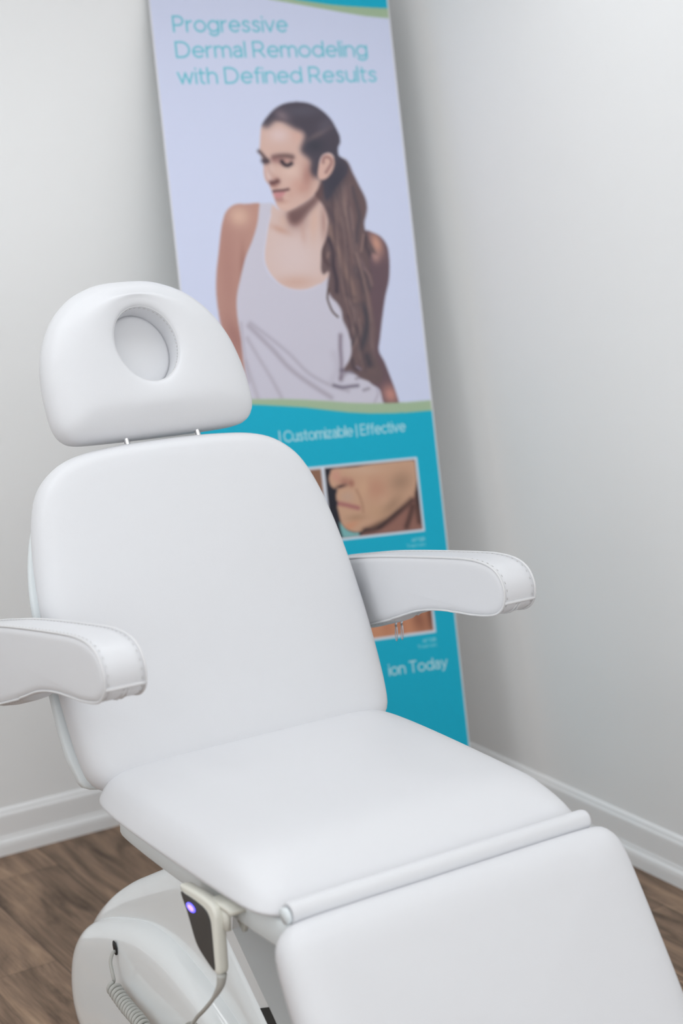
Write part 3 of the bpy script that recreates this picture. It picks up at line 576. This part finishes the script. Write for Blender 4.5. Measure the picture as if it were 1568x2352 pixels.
arm_blobs = [(179.3, 1765.2, 30.5, 26.1, 0, (232, 192, 172), 0.9), (134.6, 1621.5, 26.1, 143.8, 3, (186, 138, 128), 0.75), (133.4, 1436.1, 21.8, 52.3, -15, (160, 112, 108), 0.6), (176.0, 1619.4, 8.7, 61.0, 6, (160, 112, 104), 0.6), (231.6, 1761.1, 17.4, 52.3, 10, (206, 158, 142), 0.5)]
rarm_blobs = [(570.9, 1673.7, 16.6, 32.7, -15, (214, 160, 140), 0.95), (564.5, 1639.2, 11.3, 17.4, 0, (200, 156, 146), 0.8), (563.3, 1251.8, 21.8, 26.1, -20, (206, 146, 134), 0.95)]
chest_blobs = [(329.9, 1645.9, 74.1, 69.7, 0, (230, 208, 206), 0.8), (322.1, 1577.9, 56.6, 17.4, 0, (216, 174, 158), 0.7), (294.1, 1724.5, 26.1, 8.7, 25, (206, 156, 138), 0.7), (341.6, 1748.2, 30.5, 26.1, 0, (150, 106, 100), 0.6), (395.0, 1741.8, 13.1, 52.3, 10, (226, 188, 172), 0.8), (422.2, 1740.7, 9.6, 52.3, 5, (170, 128, 120), 0.6), (359.6, 1708.9, 8.7, 26.1, 0, (206, 160, 146), 0.4), (305.4, 1745.4, 13.1, 17.4, 0, (226, 190, 174), 0.6)]
band_bottom_top = [(140.0, 1270.7), (188.8, 1266.9), (250.3, 1262.8), (312.1, 1256.2), (374.3, 1247.8), (437.0, 1238.2), (500.6, 1231.4), (565.1, 1227.6), (630.5, 1225.6), (677.0, 1226.3)]
band_bottom_low = [(138.5, 1256.6), (187.0, 1251.1), (248.1, 1243.3), (309.7, 1234.9), (371.4, 1222.9), (433.9, 1211.3), (497.3, 1203.2), (561.7, 1198.6), (627.1, 1196.5), (676.1, 1196.9)]
band_top_low = [(337.6, 2356.8), (374.6, 2351.0), (424.2, 2342.8), (486.8, 2332.2), (549.9, 2321.5), (613.8, 2311.9), (681.3, 2305.9)]
band_top_up = [(413.2, 2357.2), (463.3, 2350.3), (513.8, 2343.9), (565.0, 2339.9), (629.7, 2336.5), (684.7, 2334.3)]
old_face = [(373.2, 1062.0), (360.8, 1049.4), (355.6, 1036.1), (357.4, 1019.9), (365.7, 1007.6), (376.2, 1004.3), (371.3, 988.7), (371.1, 975.0), (375.6, 967.6), (370.7, 956.6), (372.7, 942.7), (375.2, 921.8), (380.6, 905.2), (395.9, 889.8), (414.5, 882.1), (434.0, 881.2), (449.7, 888.8), (474.1, 886.3), (511.0, 905.6), (543.3, 925.6), (569.9, 939.2), (597.2, 957.5), (607.4, 979.8), (614.4, 1061.0), (509.9, 1065.7), (435.3, 1060.9)]
old_neck = [(426.8, 861.2), (438.6, 878.4), (454.3, 886.0), (488.7, 884.7), (521.1, 906.9), (556.2, 928.9), (598.3, 966.7), (607.3, 947.2), (611.2, 862.7), (510.8, 861.6)]
old_teal = [(372.0, 915.2), (380.6, 905.2), (395.7, 888.7), (414.4, 881.0), (426.5, 879.7), (421.7, 859.5), (382.8, 861.3)]
old_blobs = [(376.8, 1041.0, 14.0, 16.3, 0, (216, 154, 138), 0.7), (401.5, 1022.6, 16.3, 11.7, 0, (170, 110, 100), 0.6), (388.0, 1011.2, 16.3, 4.2, -10, (60, 40, 44), 0.85), (420.3, 1016.2, 7.0, 9.3, 0, (150, 86, 76), 0.6), (491.8, 995.6, 30.3, 30.3, 0, (200, 144, 120), 0.6), (565.4, 1007.2, 32.7, 25.7, -20, (158, 126, 104), 0.6), (484.3, 931.5, 35.0, 21.0, 20, (206, 164, 132), 0.6), (458.6, 1049.6, 46.7, 11.7, 5, (222, 184, 158), 0.6), (404.0, 980.9, 18.7, 14.0, 0, (204, 170, 152), 0.7), (424.0, 921.4, 28.0, 9.3, 0, (176, 140, 112), 0.6), (402.0, 900.6, 25.7, 9.3, -20, (220, 150, 116), 0.6), (479.8, 892.6, 42.0, 9.3, -20, (110, 82, 70), 0.7), (536.7, 912.3, 35.0, 9.3, -38, (110, 84, 74), 0.6), (533.1, 945.2, 37.3, 16.3, -38, (160, 128, 104), 0.6), (452.7, 999.3, 14.0, 28.0, 15, (220, 176, 144), 0.6), (510.1, 961.3, 14.0, 11.7, 0, (214, 170, 142), 0.5)]
old_lip = [(373.0, 965.6), (387.1, 961.9), (408.3, 955.2), (431.9, 947.1)]
old_fold = [(432.8, 996.6), (440.3, 977.4), (445.0, 953.9), (445.3, 935.4)]
neck_lines = [[(444.0, 882.5), (479.0, 885.8), (515.7, 902.8), (550.7, 924.8), (591.7, 953.4)], [(592.0, 934.7), (581.2, 907.8), (568.1, 881.2)], [(611.3, 970.1), (606.9, 933.2), (608.2, 891.0)]]

# header: green wave then teal above it
up = [(690, 2500), (-10, 2500), (-10, 2428), (120, 2404), (240, 2378)]
paint(mask_poly(up+band_top_low+[(700, 2304)], 0.7, False), GREEN)
up = [(690, 2500), (-10, 2500), (-10, 2452), (160, 2424), (300, 2390)]
paint(mask_poly(up+band_top_up+[(700, 2334)], 0.7, False), TEAL)
text('Progressive', 57.5, 377, 2269, 40.5, 5.6, (120, 204, 222))
text('Dermal Remodeling', 57.5, 605, 2199.5, 40.5, 5.6, (120, 204, 222))
text('with Defined Results', 55, 624, 2128.5, 40.5, 5.6, (120, 204, 222))
# the portrait
mT = mask_poly(tank, 0.9); mL = mask_poly(arm_left, 0.9); mR = mask_poly(arm_right, 0.9); mC = mask_poly(chest, 0.9)
paint(mL, (196, 150, 138))
for b in arm_blobs: blob(b, mL)
paint(mT, (214, 210, 224))
paint(mC, (226, 198, 190))
for b in chest_blobs: blob(b, mC)
for p, wd, col, a in folds: stroke(p, wd*1.5, col, a*0.72, mT, True)
stroke(tank[3:14], 5, (222, 220, 238), 0.6)
paint(mR, (110, 88, 96))
for b in rarm_blobs: blob(b, mR)
mJ = mask_poly(jawshade, 3.0); mH2 = mask_poly(hood, 7.0)
mHair = mask_poly(hair, 1.1); paint(mHair, (112, 92, 94))
stroke(curl, 6, (92, 74, 70), 0.9)
for p, wd, col, a in strands: stroke(p, wd, col, a, mHair, True)
rng = np.random.RandomState(5)
for i in range(70):                            # fine strands running down the ponytail
    x = rng.uniform(0, 1); t0 = rng.uniform(1500, 1860); ln = rng.uniform(90, 240)
    f_ = lambda t: 440+62*x+(1860-t)*(0.055+0.03*x)+8*math.sin(t/70+6*x)
    c_ = [(150, 126, 122), (82, 70, 78), (98, 80, 84), (134, 108, 106)][rng.randint(4)]
    stroke([(f_(t), t) for t in np.linspace(t0, max(t0-ln, 1310), 7)], rng.uniform(2.5, 6), c_, 0.45, mHair, True)
paint(mJ, (112, 82, 82), 0.85)
mF = mask_poly(face, 0.9); paint(mF, (224, 188, 176))
for b in face_blobs: blob(b, mF)
mEar = mask_poly(ear, 0.8); mK0 = mask_poly(hair_cap, 1.0); mK = (mK0*(1-mF)+mask_poly(hair_cap, 3.2)*mF)*(1-mEar); paint(mK, (82, 75, 87))
for b in cap_blobs: blob(b, mK)
mHH = np.maximum(mHair, mK)*(1-mEar)
paint(mH2*mHH, (64, 63, 77), 0.9)
mE = mask_poly(ear, 0.9); paint(mE, (226, 186, 174)); stroke(earin, 9, (150, 108, 104), 0.75, mE, True)
stroke(brow, 15, (92, 68, 70), 0.75, mF, True); stroke(brow2, 10, (84, 66, 70), 0.85, None, True)
stroke(socket, 22, (160, 112, 110), 0.6, mF, True)
stroke(eye, 11, (44, 36, 48), 0.95, mF, True); stroke(eye2, 13, (56, 46, 56), 0.9, None, True)
stroke(noseside, 14, (200, 154, 142), 0.5, mF, True); stroke(nostril, 14, (96, 60, 62), 0.85, mF, True)
paint(mask_poly(lip, 1.2), (210, 142, 146), 0.9); stroke(mouth, 7, (86, 54, 60), 0.9, mF, True); stroke(chinline, 11, (176, 126, 120), 0.7, mF, True)
# lower teal field with its green wave
lowp = [(690, 1222), (690, 60), (-10, 60), (-10, 1250), (60, 1262)]
paint(mask_poly([(690, 1225), (690, 60), (-10, 60), (-10, 1266), (70, 1271)]+band_bottom_top, 0.8, False), GREEN)
paint(mask_poly([(690, 1194), (690, 60), (-10, 60), (-10, 1248), (70, 1257)]+band_bottom_low, 0.8, False), TEAL)
PALE = (196, 230, 240)
text('| Customizable | Effective', 229, 595.5, 1147, 27.5, 4.4, PALE, 0.9)
for t0, t1 in ((862.5, 1071.5), (578.5, 787.0)):
    rect(57, 622, t0, t1, WHITE)
    for s0, s1 in ((64, 336), (347, 614)):
        rect(s0, s1, t0+8, t1-8, (150, 110, 88) if t1 > 800 else (214, 150, 116))
mB = mask_poly([(347, 870.5), (614, 870.5), (614, 1063.5), (347, 1063.5)], 0.6, False)
paint(mB, (36, 36, 48)); paint(mask_poly(old_teal, 0.8, True)*mB, (130, 190, 190))
paint(mask_poly(old_neck, 1.0)*mB, (156, 110, 98)); mO = mask_poly(old_face, 1.0)*mB
paint(mO, (212, 168, 140))
for b in old_blobs: blob(b, mO)
stroke(old_lip, 11, (172, 104, 108), 0.85, mO, True); stroke(old_fold, 8, (180, 136, 112), 0.6, mO, True)
for p in neck_lines: stroke(p, 16, (72, 50, 48), 0.75, mB, True)
mB2 = mask_poly([(347, 586.5), (614, 586.5), (614, 779), (347, 779)], 0.6, False)
blob((575, 620, 22, 40, -15, (150, 96, 76), .8), mB2); blob((520, 615, 14, 40, 0, (190, 124, 96), .6), mB2); blob((612, 640, 12, 60, 0, (110, 66, 54), .9), mB2); blob((480, 610, 16, 30, 10, (196, 130, 100), .6), mB2)
for tb in (838, 556.5):
    text('AFTER', 579, 619, tb, 8.5, 2.0, PALE, 0.8)
    text('Treatment', 563, 619, tb-14.5, 8.0, 1.8, PALE, 0.7)
text('ion Today', 470.5, 644, 479.5, 29, 5.0, PALE, 0.92)
# pale hem along both edges
for s0, s1 in ((S0-2, 0.0), (682.0, S1+2)): rect(s0, s1, 60, 2450, (228, 228, 232), 0.4)

ban = thing('banner_stand', 'tall printed banner with a portrait of a woman, leaning in the corner behind the chair', 'banner', tuple(B0+BS*0.34))
bo_ = B0+BS*0.34
def B3(s, t, n): return tuple(B0+BS*(s/1000)+BT*(t/1000)+BN*(n/1000)-bo_)
gs = S0+np.arange(NX)*RES; gt = T1_-np.arange(NY)*RES
G = (B0-bo_)[None, None]+BS*(gs/1000)[None, :, None]+BT*(gt/1000)[:, None, None]
me = bpy.data.meshes.new('printed_panel')
nv = NX*NY; idx = np.arange(nv).reshape(NY, NX)
quads = np.stack([idx[:-1, :-1], idx[1:, :-1], idx[1:, 1:], idx[:-1, 1:]], -1).reshape(-1, 4)
me.vertices.add(nv); me.vertices.foreach_set('co', G.reshape(-1))
me.loops.add(quads.size); me.loops.foreach_set('vertex_index', quads.reshape(-1).astype(np.int32))
me.polygons.add(len(quads)); me.polygons.foreach_set('loop_start', np.arange(0, quads.size, 4, dtype=np.int32))
me.polygons.foreach_set('use_smooth', np.ones(len(quads), bool))
me.update(calc_edges=True)
at = me.color_attributes.new('print', 'FLOAT_COLOR', 'POINT')
col = np.ones((nv, 4)); col[:, :3] = s2l(np.clip(img, 0, 255)).reshape(-1, 3)*0.94
at.data.foreach_set('color', col.reshape(-1).astype(np.float32))
mp = mat('printed_vinyl', (0.8, 0.8, 0.8), 0.55, bump=0.04, spec=0.3)
an = mp.node_tree.nodes.new('ShaderNodeAttribute'); an.attribute_name = 'print'
mp.node_tree.links.new(an.outputs['Color'], mp.node_tree.nodes['Principled BSDF'].inputs['Base Color'])
me.materials.append(mp)
pan = bpy.data.objects.new('printed_panel', me); C.objects.link(pan); pan.parent = ban
def bbox(s0, s1, t0, t1, n0, n1):
    v, f = box(0, 1, 0, 1, 0, 1); return [B3(s0+(s1-s0)*a, t0+(t1-t0)*b, n0+(n1-n0)*c_) for a, b, c_ in v], f
def bpart(name, vf, m): return mesh(name, vf[0], vf[1], m, ban, False)
bpart('backing_sheet', bbox(S0, S1, T0_, BH, -1.2, -0.3), M_shell)
bpart('top_rail', bbox(S0, S1, BH-4, BH+22, -7, 7), M_alu)
bpart('support_pole', (lambda: tube([B3(341, t, -16) for t in (60, 800, 1600, 2430)], 0.009, 14))(), M_alu)
# floor cassette: level on the floor, turned with the banner
yw = math.atan2(BS[1], BS[0]); ca, sa = math.cos(yw), math.sin(yw)
cv, cf = box(-0.36, 0.36, -0.045, 0.075, 0.0, 0.088)
bpart('floor_cassette', ([(x*ca-y*sa, x*sa+y*ca, z) for x, y, z in cv], cf), M_alu)
